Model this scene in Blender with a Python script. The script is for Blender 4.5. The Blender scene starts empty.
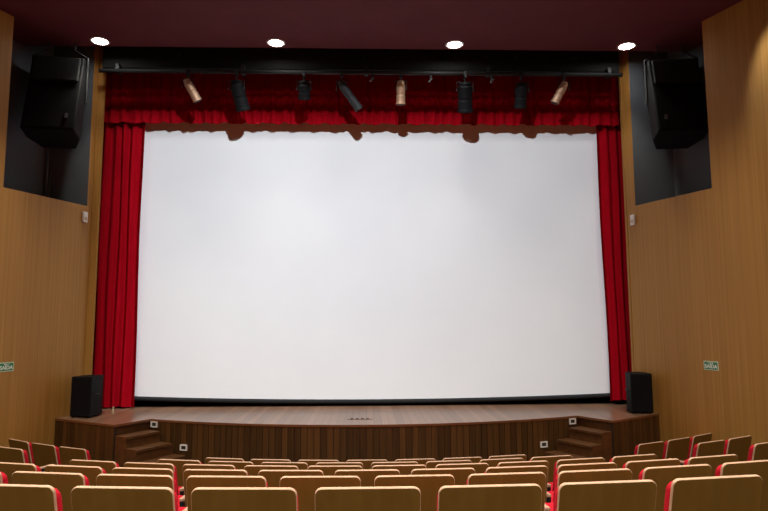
import bpy, bmesh, math, random
from mathutils import Vector, Matrix
random.seed(7)
S = bpy.context.scene
COL = S.collection
PI = math.pi
R = math.radians

# ------------------------------------------------------------------ materials
def mat(name, col, rough=0.6, metal=0.0, spec=0.5, emit=None, estr=0.0, sheen=0.0):
    m = bpy.data.materials.new(name); m.use_nodes = True
    b = m.node_tree.nodes['Principled BSDF']
    b.inputs['Base Color'].default_value = (*col, 1)
    b.inputs['Roughness'].default_value = rough
    b.inputs['Metallic'].default_value = metal
    b.inputs['Specular IOR Level'].default_value = spec
    if sheen: b.inputs['Sheen Weight'].default_value = sheen
    if emit:
        b.inputs['Emission Color'].default_value = (*emit, 1)
        b.inputs['Emission Strength'].default_value = estr
    return m

def noise_mat(name, c1, c2, scale, rough=0.5, detail=4, spec=0.5, bump=0.0, lo=.35, hi=.65, coords='Object'):
    """two-tone noise; scale is an xyz tuple, so a stretched axis makes grain"""
    m = mat(name, c1, rough, spec=spec)
    nt = m.node_tree; n = nt.nodes; l = nt.links
    b = n['Principled BSDF']
    tc = n.new('ShaderNodeTexCoord'); mp = n.new('ShaderNodeMapping'); mp.inputs['Scale'].default_value = scale
    nz = n.new('ShaderNodeTexNoise'); nz.inputs['Scale'].default_value = 1; nz.inputs['Detail'].default_value = detail
    cr = n.new('ShaderNodeValToRGB')
    cr.color_ramp.elements[0].position = lo; cr.color_ramp.elements[0].color = (*c1, 1)
    cr.color_ramp.elements[1].position = hi; cr.color_ramp.elements[1].color = (*c2, 1)
    l.new(tc.outputs[coords], mp.inputs[0]); l.new(mp.outputs[0], nz.inputs['Vector'])
    l.new(nz.outputs[0], cr.inputs[0]); l.new(cr.outputs[0], b.inputs['Base Color'])
    if bump:
        bp = n.new('ShaderNodeBump'); bp.inputs['Strength'].default_value = bump; bp.inputs['Distance'].default_value = .01
        l.new(nz.outputs[0], bp.inputs['Height']); l.new(bp.outputs[0], b.inputs['Normal'])
    return m

def plank_mat(name, c1, c2, width, axis, seam, rough=.35, grain=(1.5, 30), spec=.5, seam_w=.04, var=.65):
    """boards of the given width; axis = 0/1 the coordinate across the boards; tone changes board to board"""
    m = mat(name, c1, rough, spec=spec)
    nt = m.node_tree; n = nt.nodes; l = nt.links
    b = n['Principled BSDF']
    tc = n.new('ShaderNodeTexCoord'); sp = n.new('ShaderNodeSeparateXYZ'); l.new(tc.outputs['Object'], sp.inputs[0])
    def mth(op, a, v=None):
        x = n.new('ShaderNodeMath'); x.operation = op
        if isinstance(a, (int, float)): x.inputs[0].default_value = a
        else: l.new(a, x.inputs[0])
        if v is not None:
            if isinstance(v, (int, float)): x.inputs[1].default_value = v
            else: l.new(v, x.inputs[1])
        return x.outputs[0]
    u = mth('DIVIDE', sp.outputs[axis], width)
    fl = mth('FLOOR', u); fr = mth('FRACT', u)
    wn = n.new('ShaderNodeTexWhiteNoise'); wn.noise_dimensions = '1D'; l.new(fl, wn.inputs['W'])
    mp = n.new('ShaderNodeMapping')
    sc = [grain[0]] * 3; sc[axis] = grain[1]; mp.inputs['Scale'].default_value = sc
    l.new(tc.outputs['Object'], mp.inputs[0])
    nz = n.new('ShaderNodeTexNoise'); nz.inputs['Scale'].default_value = 1; nz.inputs['Detail'].default_value = 5
    l.new(mp.outputs[0], nz.inputs['Vector'])
    mixv = mth('ADD', mth('MULTIPLY', wn.outputs[0], var), mth('MULTIPLY', nz.outputs[0], 1.1 - var))
    cr = n.new('ShaderNodeValToRGB')
    cr.color_ramp.elements[0].position = .15; cr.color_ramp.elements[0].color = (*c1, 1)
    cr.color_ramp.elements[1].position = .9; cr.color_ramp.elements[1].color = (*c2, 1)
    l.new(mixv, cr.inputs[0])
    sm = mth('LESS_THAN', fr, seam_w)
    mx = n.new('ShaderNodeMix'); mx.data_type = 'RGBA'
    l.new(sm, mx.inputs[0]); l.new(cr.outputs[0], mx.inputs[6]); mx.inputs[7].default_value = (*seam, 1)
    l.new(mx.outputs[2], b.inputs['Base Color'])
    return m

M = {}
M['wall'] = plank_mat('honey_wood_veneer', (.32, .150, .028), (.54, .29, .072), .61, 0, (.32, .15, .03), rough=.45, grain=(.35, 30), spec=.3, seam_w=.006, var=.14)
M['niche'] = noise_mat('slate_grey_paint', (.115, .14, .165), (.13, .155, .18), (3, 3, 3), rough=.8)
M['ceil'] = noise_mat('dark_red_paint', (.125, .028, .036), (.14, .033, .04), (2, 2, 2), rough=.75, spec=.2)
M['black'] = mat('matt_black', (.012, .013, .015), .75, spec=.3)
M['void'] = mat('black_stage_cloth', (.006, .006, .007), .95, spec=.1)
M['spk'] = noise_mat('black_speaker_paint', (.006, .0065, .0075), (.009, .010, .012), (60, 60, 60), rough=.6, spec=.15, bump=.2)
M['grille'] = noise_mat('black_grille', (.005, .005, .007), (.012, .012, .015), (150, 150, 150), rough=.7, spec=.1, bump=.4)
M['steel'] = mat('dull_steel', (.25, .25, .27), .45, .8)
M['steel_dark'] = mat('dark_grey_steel', (.03, .033, .036), .6, .4)
M['copper'] = mat('bronze_metal_housing', (.58, .36, .23), .45, .5)
M['screen'] = noise_mat('matt_white_screen', (.79, .80, .825), (.81, .82, .845), (1, 1, 1), rough=.9, spec=.1)
M['velvet'] = noise_mat('red_velvet', (.27, .0012, .006), (.34, .0016, .009), (40, 40, 3), rough=.9, spec=.04)
M['deck'] = plank_mat('stage_boards', (.20, .105, .062), (.31, .175, .11), .11, 0, (.07, .035, .02), rough=.30, grain=(1.0, 22), spec=.6, seam_w=.05)
M['front'] = plank_mat('stage_front_slats', (.055, .026, .011), (.14, .066, .026), .095, 0, (.02, .01, .005), rough=.5, grain=(1.0, 40), spec=.35, seam_w=.06)
M['nosing'] = noise_mat('stage_edge_wood', (.17, .062, .022), (.22, .085, .03), (3, 3, 30), rough=.4)
M['step'] = noise_mat('stair_wood', (.090, .037, .011), (.14, .058, .018), (3, 14, 14), rough=.42)
M['ply'] = noise_mat('brown_laminate', (.185, .096, .018), (.215, .113, .022), (14, 14, 2), rough=.5, spec=.3)
M['edge'] = noise_mat('pale_beech_edge', (.54, .35, .235), (.62, .41, .275), (20, 20, 20), rough=.45)
M['fabric'] = noise_mat('red_seat_fabric', (.46, .008, .022), (.56, .012, .03), (120, 120, 120), rough=.9, spec=.15, bump=.2)
M['carpet'] = noise_mat('dark_brown_carpet', (.030, .017, .010), (.05, .028, .016), (90, 90, 90), rough=.95, spec=.1, bump=.3)
M['white'] = mat('white_plastic', (.9, .89, .87), .4)
M['slot'] = mat('dark_slot', (.03, .02, .015), .6)
M['pale_green'] = mat('pale_photoluminescent_green', (.66, .80, .58), .5)
M['green'] = mat('sign_green', (.03, .24, .11), .45)
M['sign_white'] = mat('sign_white', (.82, .92, .82), .5)
M['lamp'] = mat('lit_lamp', (1, 1, 1), .4, emit=(1, .96, .9), estr=45)
M['brass'] = mat('brown_metal_plate', (.24, .15, .10), .4, .2)
M['cream'] = mat('cream_plastic', (.62, .50, .33), .5)

# ------------------------------------------------------------------ mesh helpers
def obj(name, bm, mats, parent=None, smooth=False, bevel=0, autosmooth=None):
    me = bpy.data.meshes.new(name)
    bmesh.ops.recalc_face_normals(bm, faces=bm.faces)
    bm.to_mesh(me); bm.free()
    if not isinstance(mats, (list, tuple)): mats = [mats]
    for m in mats: me.materials.append(m)
    if smooth:
        for p in me.polygons: p.use_smooth = True
    o = bpy.data.objects.new(name, me); COL.objects.link(o)
    if parent: o.parent = parent
    if bevel:
        b = o.modifiers.new('bevel', 'BEVEL'); b.width = bevel; b.segments = 2; b.limit_method = 'ANGLE'
    return o

def tag(o, label, cat, group=None):
    o['label'] = label; o['category'] = cat
    if group: o['group'] = group
    return o

def empty(name, loc=(0, 0, 0), rz=0, label=None, cat=None, group=None):
    o = bpy.data.objects.new(name, None); COL.objects.link(o)
    o.location = loc; o.rotation_euler = (0, 0, rz); o.empty_display_size = .1
    if label: tag(o, label, cat, group)
    return o

def struct(name, bm, m):
    o = obj(name, bm, m); o['kind'] = 'structure'; return o

def box(bm, x0, x1, y0, y1, z0, z1, mi=0, mtx=None):
    vs = [bm.verts.new((x, y, z)) for z in (z0, z1) for y in (y0, y1) for x in (x0, x1)]
    if mtx is not None:
        for v in vs: v.co = mtx @ v.co
    for f in ((0, 1, 3, 2), (4, 6, 7, 5), (0, 4, 5, 1), (1, 5, 7, 3), (3, 7, 6, 2), (2, 6, 4, 0)):
        bm.faces.new([vs[i] for i in f]).material_index = mi
    return vs

def prism(bm, poly, z0, z1, mi=0, mi_side=None, mtx=None):
    """poly: list of (x, y), extruded from z0 to z1"""
    if mi_side is None: mi_side = mi
    a = [bm.verts.new((x, y, z0)) for x, y in poly]; b = [bm.verts.new((x, y, z1)) for x, y in poly]
    if mtx is not None:
        for v in a + b: v.co = mtx @ v.co
    n = len(poly)
    bm.faces.new(list(reversed(a))).material_index = mi
    bm.faces.new(b).material_index = mi
    for i in range(n):
        f = bm.faces.new((a[i], a[(i + 1) % n], b[(i + 1) % n], b[i])); f.material_index = mi_side

def tube(bm, pts, r, seg=10, mi=0):
    """capped tube along points"""
    rings = []
    pts = [Vector(p) for p in pts]
    for i, p in enumerate(pts):
        d = (pts[min(i + 1, len(pts) - 1)] - pts[max(i - 1, 0)]).normalized()
        up = Vector((0, 0, 1)) if abs(d.z) < .95 else Vector((1, 0, 0))
        a = d.cross(up).normalized(); b = d.cross(a)
        rr = r[i] if isinstance(r, (list, tuple)) else r
        rings.append([bm.verts.new(p + rr * (math.cos(2 * PI * k / seg) * a + math.sin(2 * PI * k / seg) * b)) for k in range(seg)])
    for i in range(len(rings) - 1):
        for k in range(seg):
            bm.faces.new((rings[i][k], rings[i][(k + 1) % seg], rings[i + 1][(k + 1) % seg], rings[i + 1][k])).material_index = mi
    bm.faces.new(rings[0]).material_index = mi; bm.faces.new(list(reversed(rings[-1]))).material_index = mi

def rrect(w, z0, z1, r, seg=6, rb=None):
    """rounded rectangle, centred in x, from z0 to z1"""
    rb = r if rb is None else rb
    pts = []
    for cx, cz, a0, rr in ((w / 2 - r, z1 - r, 0, r), (-w / 2 + r, z1 - r, 90, r), (-w / 2 + rb, z0 + rb, 180, rb), (w / 2 - rb, z0 + rb, 270, rb)):
        for k in range(seg + 1):
            a = R(a0 + 90 * k / seg); pts.append((cx + rr * math.cos(a), cz + rr * math.sin(a)))
    return pts

def copy_tree(o, parent=None):
    c = o.copy(); COL.objects.link(c)
    if parent: c.parent = parent
    for ch in list(o.children): copy_tree(ch, c)
    return c

# ------------------------------------------------------------------ camera
CZ = 2.47
cam_d = bpy.data.cameras.new('camera'); cam = bpy.data.objects.new('camera', cam_d); COL.objects.link(cam)
cam_d.sensor_width = 36; cam_d.lens = 614 / 768 * 36; cam_d.clip_start = .05
cam.matrix_world = Matrix.Translation((0, 0, CZ)) @ Matrix.Rotation(R(-1.66), 4, 'Z') @ Matrix.Rotation(R(90 + 6.16), 4, 'X') @ Matrix.Rotation(R(-.194), 4, 'Z')
S.camera = cam

# ------------------------------------------------------------------ room shell
T21 = math.tan(R(21))
def LX(y): return -4.82 + T21 * (y - 9.95)
def RX(y): return 4.72 - T21 * (y - 9.80)
ZC = 7.0           # underside of the low ceiling before the stage
ZH = 8.10          # high ceiling over the audience
YSO = 8.10         # where the low ceiling begins
YB = -5.5          # back of the hall
YLE, YRE = 10.40, 10.35
NZ = 4.42     # niche: from / to along y, bottom height

def splay_wall(name, side):
    """local x runs along the wall from the stage end to the back of the hall, y points out of the room"""
    fx = LX if side < 0 else RX
    ye = YLE if side < 0 else YRE
    c = math.cos(R(21))
    L = (ye - YB) / c
    N0, N1 = (8.86, 10.30) if side < 0 else (8.78, 10.17)
    s0, s1 = (ye - N1) / c, (ye - N0) / c
    bm = bmesh.new()
    th = .10
    def pan(a, b, z0, z1):
        if side < 0: box(bm, a, b, -th, 0, z0, z1)
        else: box(bm, a, b, 0, th, z0, z1)
    pan(0, L, -.02, NZ)
    pan(0, s0, NZ, ZC + .3)
    pan(s1, L, NZ, ZH + .1)
    o = struct(name, bm, M['wall'])
    o.location = (fx(ye), ye, 0)
    d = Vector((fx(YB) - fx(ye), YB - ye, 0)).normalized()
    o.rotation_euler = (0, 0, math.atan2(d.y, d.x))
    # the niche lining behind the opening
    bm = bmesh.new()
    A = Vector((fx(N0), N0)); B = Vector((fx(N1), N1))
    C = Vector((fx(N1) + side * .72, N1 + .05)); D = Vector((fx(N0) + side * .75, N0 - .1))
    loop = [A, D, C, B]
    vs = [[bm.verts.new((p.x, p.y, z)) for p in loop] for z in (NZ, ZC + .3)]
    for k in range(3): bm.faces.new((vs[0][k], vs[0][k + 1], vs[1][k + 1], vs[1][k]))
    bm.faces.new(vs[0]); bm.faces.new(list(reversed(vs[1])))
    nm = 'trim_1' if side < 0 else 'trim_2'
    n = struct(nm, bm, M['niche'])
    # wooden return beside the curtain
    bm = bmesh.new()
    xi = -4.545 if side < 0 else 4.495
    x0, x1 = sorted((xi, fx(ye) + side * .12))
    box(bm, x0, x1, ye + .002, ye + .07, .9, ZC + .3)
    struct('trim_3' if side < 0 else 'trim_4', bm, M['wall'])
splay_wall('wall_left', -1)
splay_wall('wall_right', 1)

# ceiling slab over the hall (front edge at y 9.82), thick so its edge reads
bm = bmesh.new()
prism(bm, [(LX(YSO) - .06, YSO), (RX(YSO) + .06, YSO), (RX(9.82) + .9, 9.82), (LX(9.82) - .9, 9.82)], ZC, ZC + .12)
prism(bm, [(LX(YB) - .2, YB), (RX(YB) + .2, YB), (RX(YSO) + .3, YSO + .1), (LX(YSO) - .3, YSO + .1)], ZH, ZH + .12)
prism(bm, [(LX(YSO) - .06, YSO), (RX(YSO) + .06, YSO), (RX(YSO) + .06, YSO + .1), (LX(YSO) - .06, YSO + .1)], ZC + .12, ZH)
struct('ceiling', bm, M['ceil'])
bm = bmesh.new(); box(bm, LX(YB) - .2, RX(YB) + .2, YB - .15, YB, -.02, ZH + .1)
struct('wall_back', bm, M['wall'])
# black stage house behind the opening
bm = bmesh.new()
box(bm, -6.2, 6.2, 12.4, 12.5, 0, 9.2); struct('wall_front', bm, M['void'])
bm = bmesh.new()
box(bm, -6.3, -6.2, 10.42, 12.5, 0, 9.2); box(bm, 6.2, 6.3, 10.42, 12.5, 0, 9.2)
box(bm, -6.3, -4.70, 10.48, 10.56, 0, 9.2); box(bm, 4.66, 6.3, 10.48, 10.56, 0, 9.2)
box(bm, -6.3, 6.3, 9.75, 12.5, 9.2, 9.3)
box(bm, -6.3, 6.3, 9.70, 9.82, ZC + .121, 9.2)
struct('trim_5', bm, M['void'])

# ------------------------------------------------------------------ floor and tiers
XC, YC = .007, 16.23
RP, D1 = .8976, 2.911
def row_top(k): return CZ - .7507 - .1748 * (k - 1) + .0006 * (k - 1) ** 2
bm = bmesh.new()
box(bm, -11.5, 11.5, YB, 12.4, -.12, -.0)
struct('floor', bm, M['carpet'])
def tier(k):
    Rk = YC - D1 - (k - 1) * RP
    z = row_top(k) - .86
    r0, r1 = Rk - .72, Rk + .1776
    if k == 0: r1 = 24
    bm = bmesh.new()
    A = R(30) if k > 2 else R(34)
    n = 40
    def half(y): return -LX(y) - .02
    rings = []
    for j in range(n + 1):
        col = []
        for r in (r0, r1):
            x_lim = 60
            a = -A + 2 * A * j / n
            x, y = XC + r * math.sin(a), YC - r * math.cos(a)
            # stop at the splayed walls
            t = 1.0
            lo, hi = 0., 1.
            if abs(x) > half(y) - .06 or y < YB:
                for _ in range(24):
                    mid = (lo + hi) / 2
                    xx, yy = XC + r * math.sin(a * mid), YC - r * math.cos(a * mid)
                    if abs(xx) > half(yy) - .06: hi = mid
                    else: lo = mid
                x, y = XC + r * math.sin(a * lo), YC - r * math.cos(a * lo)
            col.append((x, max(y, YB + .02)))
        rings.append(col)
    vb, vt = [], []
    for col in rings:
        vb.append([bm.verts.new((x, y, .0)) for x, y in col]); vt.append([bm.verts.new((x, y, z)) for x, y in col])
    for j in range(n):
        for V in (vb, vt): bm.faces.new((V[j][0], V[j][1], V[j + 1][1], V[j + 1][0]))
        for s in (0, 1): bm.faces.new((vb[j][s], vb[j + 1][s], vt[j + 1][s], vt[j][s]))
    for j in (0, n): bm.faces.new((vb[j][0], vb[j][1], vt[j][1], vt[j][0]))
    bmesh.ops.remove_doubles(bm, verts=bm.verts, dist=1e-4)
    o = struct('floor_%d' % (k + 1), bm, M['carpet'])
for k in range(0, 6): tier(k)

# ------------------------------------------------------------------ stage
ZS = 1.0
stage = empty('stage', (0, 9.4, 0), 0, 'dark wooden stage with a curved slatted front below the white screen', 'stage')
RF = 8.076; CYF = 9.055 + RF
def front_y(x): return CYF - math.sqrt(RF * RF - x * x)
BC = (3.65, 9.225)      # front corner of the side block
BW = (4.76, 9.91)      # where the block meets the wall
ST = (3.30, 9.775)      # inner end of the stair opening
arc = [(-3.30 + 6.60 * i / 40, front_y(-3.30 + 6.60 * i / 40)) for i in range(41)]
outline = [(LX(BW[1]) + .01, BW[1]), (-BC[0], BC[1])] + arc + [(BC[0], BC[1]), (RX(BW[1]) - .01, BW[1])]
wall_pts = [(4.49, 10.34), (4.46, 10.46), (6.19, 10.57), (6.19, 12.39), (-6.19, 12.39), (-6.19, 10.57), (-4.50, 10.48), (-4.63, 10.39)]
bm = bmesh.new()
deck_out = [(x, y - .025) for x, y in outline]
prism(bm, deck_out + wall_pts, ZS - .033, ZS, 0, 1)
d = obj('stage_deck', bm, [M['deck'], M['nosing']], stage); d.location = -Vector(stage.location)
d['label'] = 'glossy brown boards with a reddish edge'
# slatted front, wrapped along the outline; local x = arc length
def front_panel(name, pts, z0, z1, parent):
    """curved sheet 3 cm thick whose object space x is not bent, so slats follow real geometry: build slats as geometry"""
    bm = bmesh.new()
    pts = [Vector((p[0], p[1])) for p in pts]
    # resample by arc length into slats
    seg = [0]
    for i in range(1, len(pts)): seg.append(seg[-1] + (pts[i] - pts[i - 1]).length)
    L = seg[-1]; w = .094; n = max(1, round(L / w))
    def at(s):
        for i in range(1, len(pts)):
            if s <= seg[i] + 1e-9: 
                t = (s - seg[i - 1]) / (seg[i] - seg[i - 1]); return pts[i - 1].lerp(pts[i], t)
        return pts[-1]
    for k in range(n):
        a, b = at(L * k / n), at(L * (k + 1) / n)
        dd = (b - a).normalized(); nn = Vector((dd.y, -dd.x))
        g = .004; a2 = a + dd * g; b2 = b - dd * g
        off = nn * .014
        vs = [(a2 - nn * .03), (b2 - nn * .03), (b2 + off), (a2 + off)]
        prism(bm, [(v.x, v.y) for v in vs], z0, z1, random.choice((0, 1, 2)))
        vs = [a, b, b - nn * .03, a - nn * .03]
        prism(bm, [(v.x, v.y) for v in vs], z0, z1, 3)
    o = obj(name, bm, [M['slat1'], M['slat2'], M['slat3'], M['slot']], parent)
    return o
M['slat1'] = noise_mat('dark_slat', (.056, .025, .007), (.082, .037, .010), (16, 16, .8), rough=.5, spec=.3)
M['slat2'] = noise_mat('mid_slat', (.072, .032, .009), (.102, .046, .013), (16, 16, .8), rough=.5, spec=.3)
M['slat3'] = noise_mat('warm_slat', (.090, .039, .011), (.127, .056, .015), (16, 16, .8), rough=.5, spec=.3)
for nm, pts in (('front_panel', arc), ('side_panel', [(LX(BW[1]) + .01, BW[1]), (-BC[0], BC[1])]), ('side_panel', [(BC[0], BC[1]), (RX(BW[1]) - .01, BW[1])])):
    o = front_panel(nm, pts, 0, ZS - .034, stage); o.location = -Vector(stage.location)
for s in (-1, 1):
    bm = bmesh.new()
    prism(bm, [(s * (BC[0] + .012), BC[1] + .03), (s * (ST[0] + .012), ST[1] + .03), (s * (ST[0] + .04), ST[1] + .04), (s * (BC[0] + .05), BC[1] + .05)], 0, ZS - .034)
    o = obj('top_riser', bm, M['step'], stage); o.location = -Vector(stage.location)

# stairs, five treads, running down from each block towards the middle
def stairs(s, label):
    t = empty('stage_stairs', (s * BC[0], BC[1], 0), 0, label, 'stairs', 'stairs at the two ends of the stage front')
    e = Vector((ST[0] - BC[0], ST[1] - BC[1])).normalized()         # along a tread (right-hand side, x mirrored below)
    dn = Vector((-e.y, e.x))                                        # going down, towards the centre line
    if dn.x > 0: dn = -dn
    W = .84; G = .235
    for k in range(5):
        z1 = (.845, .685, .52, .35, .175)[k]
        ext = 0 if k < 1 else .10 * k
        a = dn * (G * k + .03); b = dn * (G * (k + 1) + .02)
        # stop short of the curved stage front
        def clip(o2):
            w = .2
            while w < 1.2:
                p = Vector(BC) + o2 + e * w
                if p.y > front_y(p.x) - .07: break
                w += .01
            return w - .01
        wa, wb = clip(a), clip(b)
        q = [a, b, b + e * wb, a + e * wa]
        bm = bmesh.new()
        prism(bm, [(s * p.x, p.y) for p in q], 0, z1 - .035)
        nose = [a, b + dn * .02, b + dn * .02 + e * (wb - .03), a + e * wa]
        prism(bm, [(s * (p.x), p.y) for p in nose], z1 - .034, z1)
        obj('step', bm, M['step'], t)
stairs(-1, 'dark wooden stairs below the stage speaker beside the left curtain')
stairs(1, 'dark wooden stairs below the stage speaker beside the right curtain')

# step lights set in the stage front
def step_light(x, z, label):
    y = front_y(x); ang = math.atan2(x, CYF - y)
    t = empty('step_light', (x, y, z), -0, label, 'light', 'step lights in the stage front')
    nrm = Vector((x, y - CYF, 0)).normalized()
    t.rotation_euler = (0, 0, math.atan2(nrm.x, -nrm.y))
    bm = bmesh.new()
    w, h, b = .062, .044, .018
    for (x0, x1, z0, z1) in ((-w, w, h - b, h), (-w, w, -h, -h + b), (-w, -w + b * 1.2, -h + b, h - b), (w - b * 1.2, w, -h + b, h - b)):
        box(bm, x0, x1, -.032, -.0142, z0, z1)
    obj('frame', bm, M['white'], t)
    bm = bmesh.new(); box(bm, -w + b * 1.2, w - b * 1.2, -.022, -.0142, -h + b, h - b)
    obj('slot', bm, M['slot'], t)
step_light(-3.235, .922, 'white framed step light beside the top tread of the left stairs')
step_light(-2.72, .612, 'white framed step light beside the lower treads of the left stairs')
step_light(3.20, .920, 'white framed step light beside the top tread of the right stairs')
step_light(2.684, .612, 'white framed step light beside the lower treads of the right stairs')

# floor socket plate
t = empty('floor_socket', (-.10, 9.55, ZS), 0, 'small floor plate with four sockets flush in the stage boards', 'socket')
bm = bmesh.new(); box(bm, -.19, .19, -.05, .05, .0, .004); obj('plate', bm, M['brass'], t)
for i in range(4):
    bm = bmesh.new(); tube(bm, [(-.12 + .08 * i, 0, .0), (-.12 + .08 * i, 0, .012)], .022, 12); obj('socket', bm, M['slot'], t)

# ------------------------------------------------------------------ projection screen
YS = 11.0
t = empty('projection_screen', (.143, YS, ZS), 0, 'huge white projection screen hanging at the back of the stage', 'screen')
hw = 4.34
bm = bmesh.new()
nx = 48
def sag(u): return .086 * (1 - u * u)
front, back = [], []
for i in range(nx + 1):
    u = -1 + 2 * i / nx; x = u * hw
    zb = .203 - sag(u)
    front.append([bm.verts.new((x, 0, z)) for z in (zb, 2.5, 6.3)]); back.append([bm.verts.new((x, .008, z)) for z in (zb, 2.5, 6.3)])
for i in range(nx):
    for j in (0, 1):
        bm.faces.new((front[i][j], front[i + 1][j], front[i + 1][j + 1], front[i][j + 1]))
        bm.faces.new((back[i][j], back[i][j + 1], back[i + 1][j + 1], back[i + 1][j]))
obj('screen_fabric', bm, M['screen'], t)
bm = bmesh.new()
tube(bm, [(u * (hw + .01), .0, .167 - sag(u)) for u in [-1 + 2 * i / nx for i in range(nx + 1)]], .037, 10)
obj('weight_bar', bm, M['black'], t, smooth=True)
bm = bmesh.new(); tube(bm, [(-hw - .1, .04, 6.36), (hw + .1, .04, 6.36)], .07, 12); obj('roller', bm, M['black'], t, smooth=True)

# ------------------------------------------------------------------ curtains
def curtain(name, label, x0, x1, xb0, xb1, y, z0, z1, folds, amp, seed, top_gather=0):
    """pleated cloth 4 mm thick from x0..x1 at the top to xb0..xb1 at the hem"""
    rnd = random.Random(seed)
    ph = [rnd.uniform(-.5, .5) for _ in range(folds + 2)]
    am = [rnd.uniform(.55, 1.25) for _ in range(folds + 2)]
    nx = folds * 12; nz = 14
    o = empty(name, ((xb0 + xb1) / 2, y, z0), 0, label, 'curtain')
    bm = bmesh.new()
    F = []; B = []
    for j in range(nz + 1):
        v = j / nz; z = z0 + (z1 - z0) * v
        rf, rb = [], []
        for i in range(nx + 1):
            u = i / nx
            fu = u * folds; k = int(min(fu, folds - 1e-6)); f = fu - k
            a = am[k] * (1 - f) + am[k + 1] * f
            w = math.sin(2 * PI * (fu + .18 * math.sin(3 * u + seed) + (ph[k] * (1 - f) + ph[k + 1] * f) * .5))
            w = math.copysign(abs(w) ** .75, w)
            amp_v = amp * a * (1 - .25 * v)
            x = (xb0 + (xb1 - xb0) * u) * (1 - v) + (x0 + (x1 - x0) * u) * v + .012 * math.sin(9 * v + k * 1.7)
            hem = (.012 * math.sin(fu * 2 * PI * .5 + seed) + .008 * ph[k]) if j == 0 else 0
            rf.append(bm.verts.new((x - o.location.x, w * amp_v, z - z0 + hem)))
            rb.append(bm.verts.new((x - o.location.x, w * amp_v + .005, z - z0 + hem)))
        F.append(rf); B.append(rb)
    for j in range(nz):
        for i in range(nx):
            bm.faces.new((F[j][i], F[j][i + 1], F[j + 1][i + 1], F[j + 1][i]))
            bm.faces.new((B[j][i], B[j + 1][i], B[j + 1][i + 1], B[j][i + 1]))
    obj('cloth', bm, M['velvet'], o, smooth=True)
    return o
curtain('stage_curtain', 'red velvet curtain left of the white screen, tall and gathered', -4.80, -3.985, -4.82, -3.975, 10.885, ZS + .03, 7.3, 5, .056, 3)
curtain('stage_curtain', 'red velvet curtain right of the white screen, narrow with a hem off the boards', 4.20, 4.86, 4.265, 4.88, 10.885, ZS + .08, 7.3, 3, .056, 11)
va = curtain('stage_valance', 'long pleated red valance hanging across the top of the screen', -5.2, 5.2, -5.2, 5.2, 10.755, 6.015, 7.6, 58, .026, 5)

# ------------------------------------------------------------------ lighting truss and fixtures
YT = 10.10; ZT = 6.70
t = empty('lighting_truss', (0, YT, ZT), 0, 'long black lighting truss across the stage opening above the valance', 'truss')
bm = bmesh.new(); box(bm, -4.50, 4.42, .10, .28, .10, .62); obj('cable_duct', bm, M['black'], t)
bm = bmesh.new(); tube(bm, [(-4.50, 0, 0), (4.42, 0, 0)], .034, 12); obj('batten', bm, M['steel_dark'], t, smooth=True)
bm = bmesh.new(); tube(bm, [(-4.50, .1, .06), (4.42, .1, .06)], .02, 8); obj('upper_rail', bm, M['steel_dark'], t, smooth=True)
for i in range(17):
    x = -4.25 + i * .527
    bm = bmesh.new(); tube(bm, [(x, .085, .34), (x, .11, .34)], .022, 10); obj('bolt', bm, M['steel_dark'], t)
for x in (-4.2, -2.1, 0, 2.1, 4.2):
    bm = bmesh.new(); box(bm, x - .03, x + .03, -.02, .12, -.02, .12); obj('hanger', bm, M['steel_dark'], t)

def fixture(x, rx, ry, ln, rad, m, label, z_drop=.10):
    """theatre spotlight hung from the batten: clamp, yoke, can with ribs, lens ring"""
    t = empty('stage_spotlight', (x, YT, ZT - .034), 0, label, 'spotlight', 'spotlights hanging from the lighting truss')
    bm = bmesh.new(); box(bm, -.022, .022, -.045, .045, -.05, -.003); box(bm, -.022, .022, -.046, -.037, -.003, .06)
    o = obj('clamp', bm, M['steel_dark'], t)
    bm = bmesh.new(); tube(bm, [(0, 0, -.05), (0, 0, -z_drop)], .012, 8)
    for s in (-1, 1): tube(bm, [(0, 0, -z_drop), (s * (rad + .018), 0, -z_drop), (s * (rad + .018), 0, -z_drop - .16)], .009, 6)
    obj('yoke', bm, M['steel_dark'], t)
    mt = Matrix.Translation((0, 0, -z_drop - .06)) @ Matrix.Rotation(ry, 4, 'Y') @ Matrix.Rotation(rx, 4, 'X')
    bm = bmesh.new()
    prof = [(rad * .55, .06), (rad * .8, .04), (rad * .85, 0), (rad, -.02), (rad, -ln * .45), (rad * .92, -ln * .47), (rad * .92, -ln * .55), (rad * 1.0, -ln * .57), (rad * 1.0, -ln * .9), (rad * 1.08, -ln * .91), (rad * 1.08, -ln)]
    tube(bm, [(0, 0, z) for r_, z in prof], [r_ for r_, z in prof], 18)
    for v in bm.verts: v.co = mt @ v.co
    can = obj('can', bm, m, t, bevel=.003)
    bm = bmesh.new(); tube(bm, [(0, 0, -ln - .001), (0, 0, -ln - .012)], rad * .95, 18)
    for v in bm.verts: v.co = mt @ v.co
    obj('lens', bm, M['slot'], can)
    return t
cf = M['copper']; bk = M['spk']
fixture(-3.02, R(18), R(-28), .34, .072, cf, 'bronze-looking spotlight tilted, hanging nearest the left curtain')
fixture(-2.20, R(26), R(-13), .44, .115, bk, 'long black spotlight hanging second from the left on the truss', .12)
fixture(-1.06, R(26), R(0), .24, .10, bk, 'short black spotlight hanging third from the left on the truss', .12)
fixture(-.42, R(15), R(-38), .50, .07, M['steel_dark'], 'long grey spotlight hanging strongly tilted, left of the upright bronze one', .12)
fixture(.59, R(14), 0, .34, .075, cf, 'bronze-looking spotlight hanging straight down near the middle of the truss')
fixture(1.69, R(28), R(-6), .48, .085, bk, 'long black spotlight hanging second from the right on the truss', .12) if 0 else None
fixture(1.69, R(26), R(-4), .44, .125, bk, 'long black spotlight hanging first right of the upright bronze one', .12)
fixture(2.67, R(26), 0, .36, .10, bk, 'long black spotlight hanging just left of the right-hand bronze one', .12)
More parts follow.
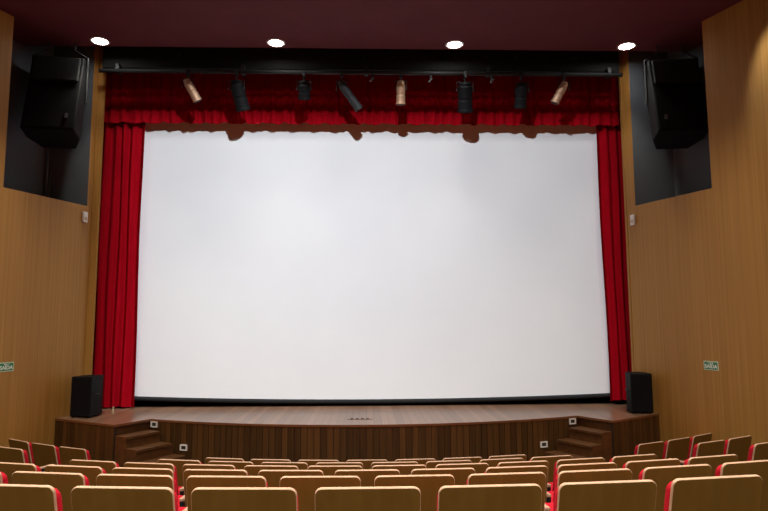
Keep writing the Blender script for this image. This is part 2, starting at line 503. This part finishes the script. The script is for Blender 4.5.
fixture(3.40, R(14), R(27), .33, .07, cf, 'bronze-looking spotlight tilted, hanging nearest the right curtain')
# small clamps with bare metal ends
for x, lb in ((.10, 'small bare metal clamp on the truss left of the upright bronze spotlight'), (1.10, 'small tilted bare metal clamp on the truss right of the upright bronze spotlight'),
              (2.16, 'small bare metal clamp on the truss between two long black spotlights')):
    t = empty('truss_clamp', (x, YT, ZT - .034), 0, lb, 'clamp', 'bare clamps on the truss')
    bm = bmesh.new(); box(bm, -.02, .02, -.04, .04, -.07, -.003); obj('jaw', bm, M['steel_dark'], t, bevel=.005)
    bm = bmesh.new(); tube(bm, [(-.03, -.03, -.13), (.02, -.02, -.06)], .018, 10); obj('bolt', bm, M['steel'], t)

# ------------------------------------------------------------------ ceiling downlights
def add_spot(name, loc, target, power, size, blend, radius, col=(1, 1, 1)):
    l = bpy.data.lights.new(name, 'SPOT'); l.energy = power; l.spot_size = R(size); l.spot_blend = blend
    l.shadow_soft_size = radius; l.color = col
    o = bpy.data.objects.new(name, l); COL.objects.link(o); o.location = loc
    d = Vector(target) - Vector(loc); o.rotation_euler = d.to_track_quat('-Z', 'Y').to_euler()
    return o
WARM = (1, .90, .76)
for i, (x, lb) in enumerate(((-4.30, 'lit round ceiling downlight above the left niche speaker, at the ceiling edge'),
                             (-1.47, 'lit round ceiling downlight left of centre at the ceiling edge'),
                             (1.45, 'lit round ceiling downlight right of centre at the ceiling edge'),
                             (4.31, 'lit round ceiling downlight above the right niche speaker, at the ceiling edge'))):
    t = empty('ceiling_downlight', (x, 9.62, ZC), 0, lb, 'downlight', 'downlights along the front edge of the ceiling')
    bm = bmesh.new()
    n = 28
    for r0, r1, z0, z1 in ((.115, .15, -.012, -.012),):
        a = [[bm.verts.new((r * math.cos(2 * PI * k / n), r * math.sin(2 * PI * k / n), z)) for k in range(n)] for r, z in ((.15, -.001), (.15, -.012), (.118, -.012), (.118, -.001))]
        for j in range(3):
            for k in range(n): bm.faces.new((a[j][k], a[j][(k + 1) % n], a[j + 1][(k + 1) % n], a[j + 1][k]))
    obj('ring', bm, M['white'], t)
    bm = bmesh.new(); tube(bm, [(0, 0, -.0015), (0, 0, -.010)], .116, n); obj('lamp', bm, M['lamp'], t)
    add_spot('downlight_beam', (x, 9.62, ZC - .03), (x, 9.62, 0), 110, 76, .8, .08, WARM)

# house lights over the audience, added spots for fill, and the hall projector
for x, y, p in ((-3.9, .6, 900), (0, .6, 750), (3.9, .6, 750), (-3.9, 3.6, 1000), (0, 3.6, 750), (3.9, 3.6, 850), (-3.4, 6.4, 900), (3.2, 6.3, 700)):
    add_spot('house_or_fill_light', (x, y, ZH - .03), (x, y, 0), p, 99, .6, .12, WARM)
add_spot('added_wall_spot', (5.0, 7.45, 7.3), (5.475, 7.86, 5.86), 230, 25, 1.0, .06, (.86, .88, 1))  # added spot, stands in for a pale reflection high on the right wall
for x in (-4.2, 0, 4.2):
    add_spot('house_or_fill_light', (x, -2.6, ZH - .03), (x, -.6, 0), 1000, 125, .8, .12, WARM)  # added fill from the rear, brightens seat backs and stage front
# the hall projector: a rectangular gate with soft edges, slightly hotter left of centre
pj = add_spot('projector_beam', (0.0, 4.6, ZH - .10), (0, 11.0, 3.5), 1520, 130, .1, .022, (.90, .965, 1.0))
pj.rotation_euler = (R(90), 0, 0)
ld = pj.data; ld.use_nodes = True
nt = ld.node_tree; n = nt.nodes; l = nt.links
em = n['Emission']
tc = n.new('ShaderNodeTexCoord'); sp = n.new('ShaderNodeSeparateXYZ'); l.new(tc.outputs['Normal'], sp.inputs[0])
def nd(op, a, b=None):
    x = n.new('ShaderNodeMath'); x.operation = op
    for i, v in enumerate((a, b)):
        if v is None: continue
        if isinstance(v, (int, float)): x.inputs[i].default_value = v
        else: l.new(v, x.inputs[i])
    return x.outputs[0]
def ramp(v, a, b):
    x = n.new('ShaderNodeMapRange'); x.interpolation_type = 'SMOOTHSTEP'; l.new(v, x.inputs[0])
    x.inputs[1].default_value = a; x.inputs[2].default_value = b
    return x.outputs[0]
zz = nd('ABSOLUTE', sp.outputs[2])
hx = nd('DIVIDE', sp.outputs[0], zz); hz = nd('DIVIDE', sp.outputs[1], zz)
g = nd('MULTIPLY', ramp(hz, -.245, -.355), ramp(hz, -1.24, -1.09))
g = nd('MULTIPLY', g, nd('MULTIPLY', ramp(hx, -.82, -.64), ramp(hx, .82, .66)))
dx = nd('ADD', hx, .15); dz = nd('ADD', hz, .54)
r2 = nd('ADD', nd('MULTIPLY', dx, dx), nd('MULTIPLY', nd('MULTIPLY', dz, dz), 1.2))
hot = nd('DIVIDE', 1.0, nd('ADD', 1.0, nd('MULTIPLY', r2, 1.5)))
flat = nd('POWER', nd('ADD', nd('ADD', nd('MULTIPLY', hx, hx), nd('MULTIPLY', hz, hz)), 1.0), 1.5)     # even light over a flat screen
hot = nd('MULTIPLY', hot, flat)
l.new(nd('MULTIPLY', g, hot), em.inputs['Strength'])

# ------------------------------------------------------------------ loudspeakers on the stage
def stage_speaker(x, y, rz, label):
    t = empty('loudspeaker', (x, y, ZS), rz, label, 'speaker', 'loudspeakers standing on the stage')
    w, h = .172, .63
    bm = bmesh.new()
    prism(bm, [(-w, -.20), (w, -.20), (w, .02), (w * .62, .22), (-w * .62, .22), (-w, .02)], .015, h)
    cab = obj('cabinet', bm, M['spk'], t, bevel=.012)
    bm = bmesh.new(); box(bm, -w + .018, w - .018, -.212, -.2005, .03, h - .02); obj('grille', bm, M['grille'], t, bevel=.006)
    for s in (-1, 1):
        bm = bmesh.new(); tube(bm, [(s * (w + .0), -.12, .36), (s * (w + .016), -.10, .36), (s * (w + .016), .0, .36), (s * w, .015, .36)], .011, 8)
        obj('handle', bm, M['steel_dark'], t)
    for a in (-1, 1):
        for b in (-1, 1):
            bm = bmesh.new(); tube(bm, [(a * .14 * (1 if b < 0 else .8), b * .16, 0), (a * .14 * (1 if b < 0 else .8), b * .16, .016)], .018, 10); obj('foot', bm, M['slot'], t)
    return t
stage_speaker(-4.415, 10.075, R(-10), 'black loudspeaker standing on the stage end below the left niche')
stage_speaker(4.412, 10.06, R(-4), 'black loudspeaker standing on the stage end below the right niche')
t = empty('cable_plug', (-4.14, 10.38, ZS), 0, 'small pale plug standing on the stage boards beside the left speaker', 'plug')
bm = bmesh.new(); tube(bm, [(0, 0, 0), (0, 0, .05), (0, 0, .06), (0, 0, .10)], [.02, .02, .013, .013], 12); obj('body', bm, M['cream'], t)

# ------------------------------------------------------------------ hanging loudspeakers in the niches
def niche_speaker(s, label):
    fx = LX if s < 0 else RX
    cx, cy = (-4.95, 9.74) if s < 0 else (5.02, 9.62)
    t = empty('hanging_loudspeaker', (cx, cy, ZC), 0, label, 'speaker', 'loudspeakers hung in the wall niches')
    t.rotation_euler = (0, 0, R(-8 * s))
    m = Matrix.Translation((0, 0, -.95)) @ Matrix.Rotation(R(-14), 4, 'X')
    bm = bmesh.new()
    prism(bm, [(-.39, -.30), (.39, -.30), (.39, .0), (.25, .30), (-.25, .30), (-.39, .0)], -.72, .62, mtx=m)
    cab = obj('cabinet', bm, M['spk'], t, bevel=.02)
    bm = bmesh.new(); box(bm, -.36, .36, -.315, -.301, -.69, .10, mtx=m); obj('grille', bm, M['grille'], t)
    bm = bmesh.new()
    vs = box(bm, -.35, .35, -.345, -.301, .14, .58, mtx=m)
    obj('horn_panel', bm, M['black'], t, bevel=.02)
    for q in (-1, 1):
        bm = bmesh.new(); tube(bm, [(q * .412, -.05, -1.0), (q * .412, -.05, -.25), (q * .2, -.03, -.12), (q * .2, -.03, .0)], .018, 8)
        obj('bracket', bm, M['steel_dark'], t)
    bm = bmesh.new(); box(bm, -s * .25 - .02, -s * .25 + .02, -.33, -.316, -.52, -.44, mtx=m); obj('badge', bm, M['steel'], t)
niche_speaker(-1, 'big black loudspeaker hanging tilted in the left wall niche')
niche_speaker(1, 'big black loudspeaker hanging tilted in the right wall niche')
# cable conduit in the left niche, cable on its sill; conduit and socket in the right niche
tc = tag(obj('cable_conduit', (lambda b: (tube(b, [(-5.37, 10.285, 4.42), (-5.37, 10.285, 5.6)], .016, 10), tube(b, [(-5.33, 10.30, 4.42), (-5.33, 10.30, 5.0)], .010, 8), b)[2])(bmesh.new()), M['steel'], smooth=True),
         'grey cable conduit running up the corner of the left niche', 'conduit')
tc = tag(obj('loose_cable', (lambda b: (tube(b, [(-5.02, 9.9, 4.434), (-4.93, 10.02, 4.434), (-4.90, 10.10, 4.436), (-4.86, 10.16, 4.434)], .013, 8), b)[1])(bmesh.new()), M['steel'], smooth=True),
         'short pale cable lying on the sill of the left niche', 'cable')
tc = tag(obj('cable_conduit', (lambda b: (tube(b, [(5.14, 10.29, 4.42), (5.14, 10.29, 6.2)], .016, 10), b)[1])(bmesh.new()), M['steel_dark'], smooth=True),
         'dark cable conduit running up the back of the right niche', 'conduit')
bm = bmesh.new(); box(bm, -.035, .035, -.012, 0, -.035, .035)
so = obj('wall_socket', bm, M['white'], bevel=.004); so.location = (5.72, 9.42, 4.86); so.rotation_euler = (0, 0, R(-69 + 180 + 180 - 180))
so.rotation_euler = (0, 0, math.atan2(-1, .42) )
tag(so, 'tiny white socket on the grey back of the right niche', 'socket')

# ------------------------------------------------------------------ white sensor boxes and exit signs on the walls
def on_wall(s, y, z):
    """an Empty on the splayed wall, local -y facing the room, local x to the right as seen from the room"""
    fx = LX if s < 0 else RX
    t = bpy.data.objects.new('tmp', None); COL.objects.link(t)
    n = Vector((math.cos(R(21)), -math.sin(R(21)), 0)) if s < 0 else Vector((-math.cos(R(21)), -math.sin(R(21)), 0))   # into the room
    t.location = Vector((fx(y), y, z)); t.rotation_euler = (0, 0, math.atan2(n.x, -n.y))
    return t
for s, y, z, lb in ((-1, 10.25, 4.22, 'small white sensor box on the wood wall under the left niche'), (1, 10.22, 4.18, 'small white sensor box on the wood wall under the right niche')):
    t = on_wall(s, y, z); t.name = 'wall_sensor'; tag(t, lb, 'sensor', 'white sensor boxes under the niches')
    bm = bmesh.new(); box(bm, -.045, .045, -.04, -.001, -.09, .09); obj('body', bm, M['white'], t, bevel=.008)
    bm = bmesh.new(); box(bm, -.025, .025, -.046, -.0405, -.05, .0); obj('window', bm, M['cream'], t)

def text_mesh(txt, size, bold=0.0):
    c = bpy.data.curves.new('lettering', 'FONT'); c.body = txt; c.size = size; c.align_x = 'CENTER'; c.align_y = 'CENTER'
    c.extrude = .0006; c.offset = bold; c.resolution_u = 3
    o = bpy.data.objects.new('lettering', c); COL.objects.link(o)
    dg = bpy.context.evaluated_depsgraph_get(); dg.update()
    me = bpy.data.meshes.new_from_object(o.evaluated_get(dg))
    bpy.data.objects.remove(o)
    return me
SAIDA = text_mesh('SA\u00cdDA', .074, .0028)
for s, y, z, lb in ((-1, 9.065, 1.845, 'green SAÍDA exit sign on the left wood wall, cut by the picture edge'), (1, 8.96, 1.815, 'green SAÍDA exit sign on the right wood wall')):
    t = on_wall(s, y, z); t.name = 'exit_sign'; tag(t, lb, 'sign', 'exit signs on the side walls')
    bm = bmesh.new(); box(bm, -.122, .122, -.006, -.001, -.066, .066); obj('plate', bm, M['pale_green'], t)
    bm = bmesh.new(); box(bm, -.110, .110, -.0072, -.006, -.053, .053); obj('field', bm, M['green'], t)
    me = SAIDA.copy(); me.materials.clear(); me.materials.append(M['sign_white'])
    o = bpy.data.objects.new('lettering', me); COL.objects.link(o); o.parent = t
    o.location = (0, -.0082, -.012); o.rotation_euler = (R(90), 0, 0)
    # arrow pictogram above the word
    bm = bmesh.new()
    q = 1 if s > 0 else -1
    pts = [(-.05, -.004), (.02, -.004), (.02, -.012), (.045, 0), (.02, .012), (.02, .004), (-.05, .004)]
    a = [bm.verts.new((q * x, -.0084, .039 + zz)) for x, zz in pts]; b = [bm.verts.new((q * x, -.0074, .039 + zz)) for x, zz in pts]
    bm.faces.new(a); bm.faces.new(list(reversed(b)))
    for i in range(len(pts)): bm.faces.new((a[i], a[(i + 1) % len(pts)], b[(i + 1) % len(pts)], b[i]))
    obj('arrow', bm, M['green'] if 0 else M['sign_white'], t)

# ------------------------------------------------------------------ theatre seats
REC = R(13)
def make_seat(arms):
    t = empty('theatre_seat', (0, 0, 0))
    # tilt about the top edge of the back: bottom swings towards the stage (+y)
    tilt = Matrix.Translation((0, 0, .86)) @ Matrix.Rotation(-REC, 4, 'X').inverted() @ Matrix.Translation((0, 0, -.86))
    w = .487
    pts = rrect(w, .27, .86, .034)
    bm = bmesh.new()
    n = len(pts)
    inn = rrect(w - .005, .2725, .8575, .032)
    ys = [(inn, .0), (pts, .0025), (pts, .0165), (inn, .018)]
    rings = [[bm.verts.new((x, y, z)) for x, z in p] for p, y in ys]
    for j in range(3):
        for k in range(n): bm.faces.new((rings[j][k], rings[j][(k + 1) % n], rings[j + 1][(k + 1) % n], rings[j + 1][k])).material_index = 1
    bm.faces.new(rings[0]).material_index = 0; bm.faces.new(rings[3]).material_index = 0
    for v in bm.verts: v.co = tilt @ v.co
    obj('back_panel', bm, [M['ply'], M['edge']], t)
    # back cushion: rounded, gently crowned along the top
    bm = bmesh.new()
    rings = []
    for y, ins in ((.0185, .004), (.028, .0), (.055, .0), (.070, .010), (.076, .03)):
        p = rrect(w - .004 - 2 * ins, .30 + ins, .825 - ins, .04)
        rings.append([bm.verts.new((x, y, z + (.014 * (1 - (2 * x / w) ** 2) if z > .6 else 0))) for x, z in p])
    n = len(rings[0])
    for j in range(len(rings) - 1):
        for k in range(n): bm.faces.new((rings[j][k], rings[j][(k + 1) % n], rings[j + 1][(k + 1) % n], rings[j + 1][k]))
    bm.faces.new(rings[0]); bm.faces.new(rings[-1])
    for v in bm.verts: v.co = tilt @ v.co
    obj('back_cushion', bm, M['fabric'], t, smooth=True)
    # seat pan, folded down
    tp = Matrix.Translation((0, .20, .42)) @ Matrix.Rotation(R(-82), 4, 'X')
    bm = bmesh.new(); rings = []
    for y, ins in ((-.06, .02), (-.045, .0), (.03, .0)):
        p = rrect(.46 - 2 * ins, -.06 + ins, .36 - ins, .04); rings.append([bm.verts.new(tp @ Vector((x, y, z))) for x, z in p])
    n = len(rings[0])
    for j in range(2):
        for k in range(n): bm.faces.new((rings[j][k], rings[j][(k + 1) % n], rings[j + 1][(k + 1) % n], rings[j + 1][k]))
    bm.faces.new(rings[0]); bm.faces.new(rings[-1])
    obj('seat_cushion', bm, M['fabric'], t, smooth=True)
    bm = bmesh.new(); p = rrect(.45, -.05, .35, .04)
    prism(bm, p, 0, .014)
    for v in bm.verts: v.co = tp @ Vector((v.co.x, .031 + v.co.z, v.co.y))
    obj('seat_pan', bm, [M['ply']], t)
    for s in arms:
        x = s * .285
        bm = bmesh.new()
        prism(bm, [(.10, .0), (.30, .0), (.24, .35), (.40, .56), (.40, .60), (.10, .60), (.12, .35)], -.019, .019)
        for v in bm.verts: v.co = Vector((x + v.co.z, v.co.x, v.co.y))
        a = obj('armrest', bm, M['black'], t, bevel=.004)
        bm = bmesh.new(); box(bm, x - .022, x + .022, .10, .39, .6005, .625); obj('arm_pad', bm, M['edge'], a, bevel=.007)
    bm = bmesh.new(); box(bm, -.24, .24, .17, .23, .20, .235); obj('seat_beam', bm, M['black'], t)
    return t
proto = {'both': make_seat((-1, 1)), 'one': make_seat((-1,))}
used = set()
ORD = ['first', 'second', 'third', 'fourth', 'fifth', 'sixth', 'seventh', 'eighth', 'ninth', 'tenth', 'eleventh', 'twelfth']
ROWN = {1: 'nearest row', 2: 'second row from the camera', 3: 'third row from the camera', 4: 'fourth row from the camera', 5: 'fifth row from the camera', 6: 'row closest to the stage'}
def place_seat(k, a, x, y, both, label, group):
    key = 'both' if both else 'one'
    if key in used: t = copy_tree(proto[key])
    else: t = proto[key]; used.add(key)
    t.location = (x, y, row_top(k) - .86 - (.008 if k == 1 else 0))
    t.rotation_euler = (0, 0, a)
    tag(t, label, 'seat', group)
P = .57
rows = {1: [i for i in range(-3, 4)], 2: [i + .5 for i in range(-5, 5)], 3: list(range(-5, 6)), 4: [i + .5 for i in range(-5, 5)],
        5: [i + .5 for i in range(-4, 4)], 6: list(range(-3, 4))}
RR = {1: 12.3, 2: 11.6}
for k, idx in rows.items():
    Rk = RR.get(k, YC - D1 - (k - 1) * RP)
    yc = D1 + (k - 1) * RP + Rk
    for j, i in enumerate(idx):
        a = i * P / Rk
        x, y = XC + Rk * math.sin(a), yc - Rk * math.cos(a)
        n = len(idx)
        if j < n / 2 - .5: w = ('leftmost' if j == 0 else ORD[j] + ' from the left')
        elif j > n / 2 - .5: w = ('rightmost' if j == n - 1 else ORD[n - 1 - j] + ' from the right')
        else: w = 'middle one'
        w = {'middle one': 'middle seat'}.get(w, w)
        lab = 'brown-backed red seat, %s of the long %s' % (w, ROWN[k]) if k < 6 else 'brown-backed red seat, %s of the middle block, %s' % (w, ROWN[k])
        place_seat(k, a, x, y, j == n - 1, lab, 'seats in the middle block')
# side blocks: the same arcs beyond the aisle, three by each wall
side = {(6, 1): (3.62, 3), (5, 1): (3.98, 2), (4, 1): (4.06, 1), (6, -1): (3.66, 3), (5, -1): (4.02, 1)}
for (k, s), (s0, n) in side.items():
    Rk = YC - D1 - (k - 1) * RP; yc = YC
    for j in range(n):
        a = s * (s0 + .285 + j * P) / Rk
        x, y = XC + Rk * math.sin(a), yc - Rk * math.cos(a)
        sd = 'right' if s > 0 else 'left'
        w = ('next to the aisle' if j == 0 else 'second from the aisle' if j == 1 else 'third from the aisle')
        rn = {6: 'front row', 5: 'second row', 4: 'third row'}[k]
        place_seat(k, a, x, y, (j == n - 1 and s > 0) or (j == 0 and s < 0), 'red seat by the %s wall, %s in the %s there' % (sd, w, rn), 'seats in the side blocks')

# ------------------------------------------------------------------ world and view
w = bpy.data.worlds.new('world'); S.world = w; w.use_nodes = True
w.node_tree.nodes['Background'].inputs[0].default_value = (.01, .01, .011, 1); w.node_tree.nodes['Background'].inputs[1].default_value = .3
S.view_settings.view_transform = 'Standard'; S.view_settings.look = 'None'; S.view_settings.gamma = 1; S.view_settings.exposure = 0
S.view_settings.use_curve_mapping = False
S.cycles.use_denoising = True
S.cycles.max_bounces = 10; S.cycles.diffuse_bounces = 6
S.cycles.sample_clamp_indirect = 4
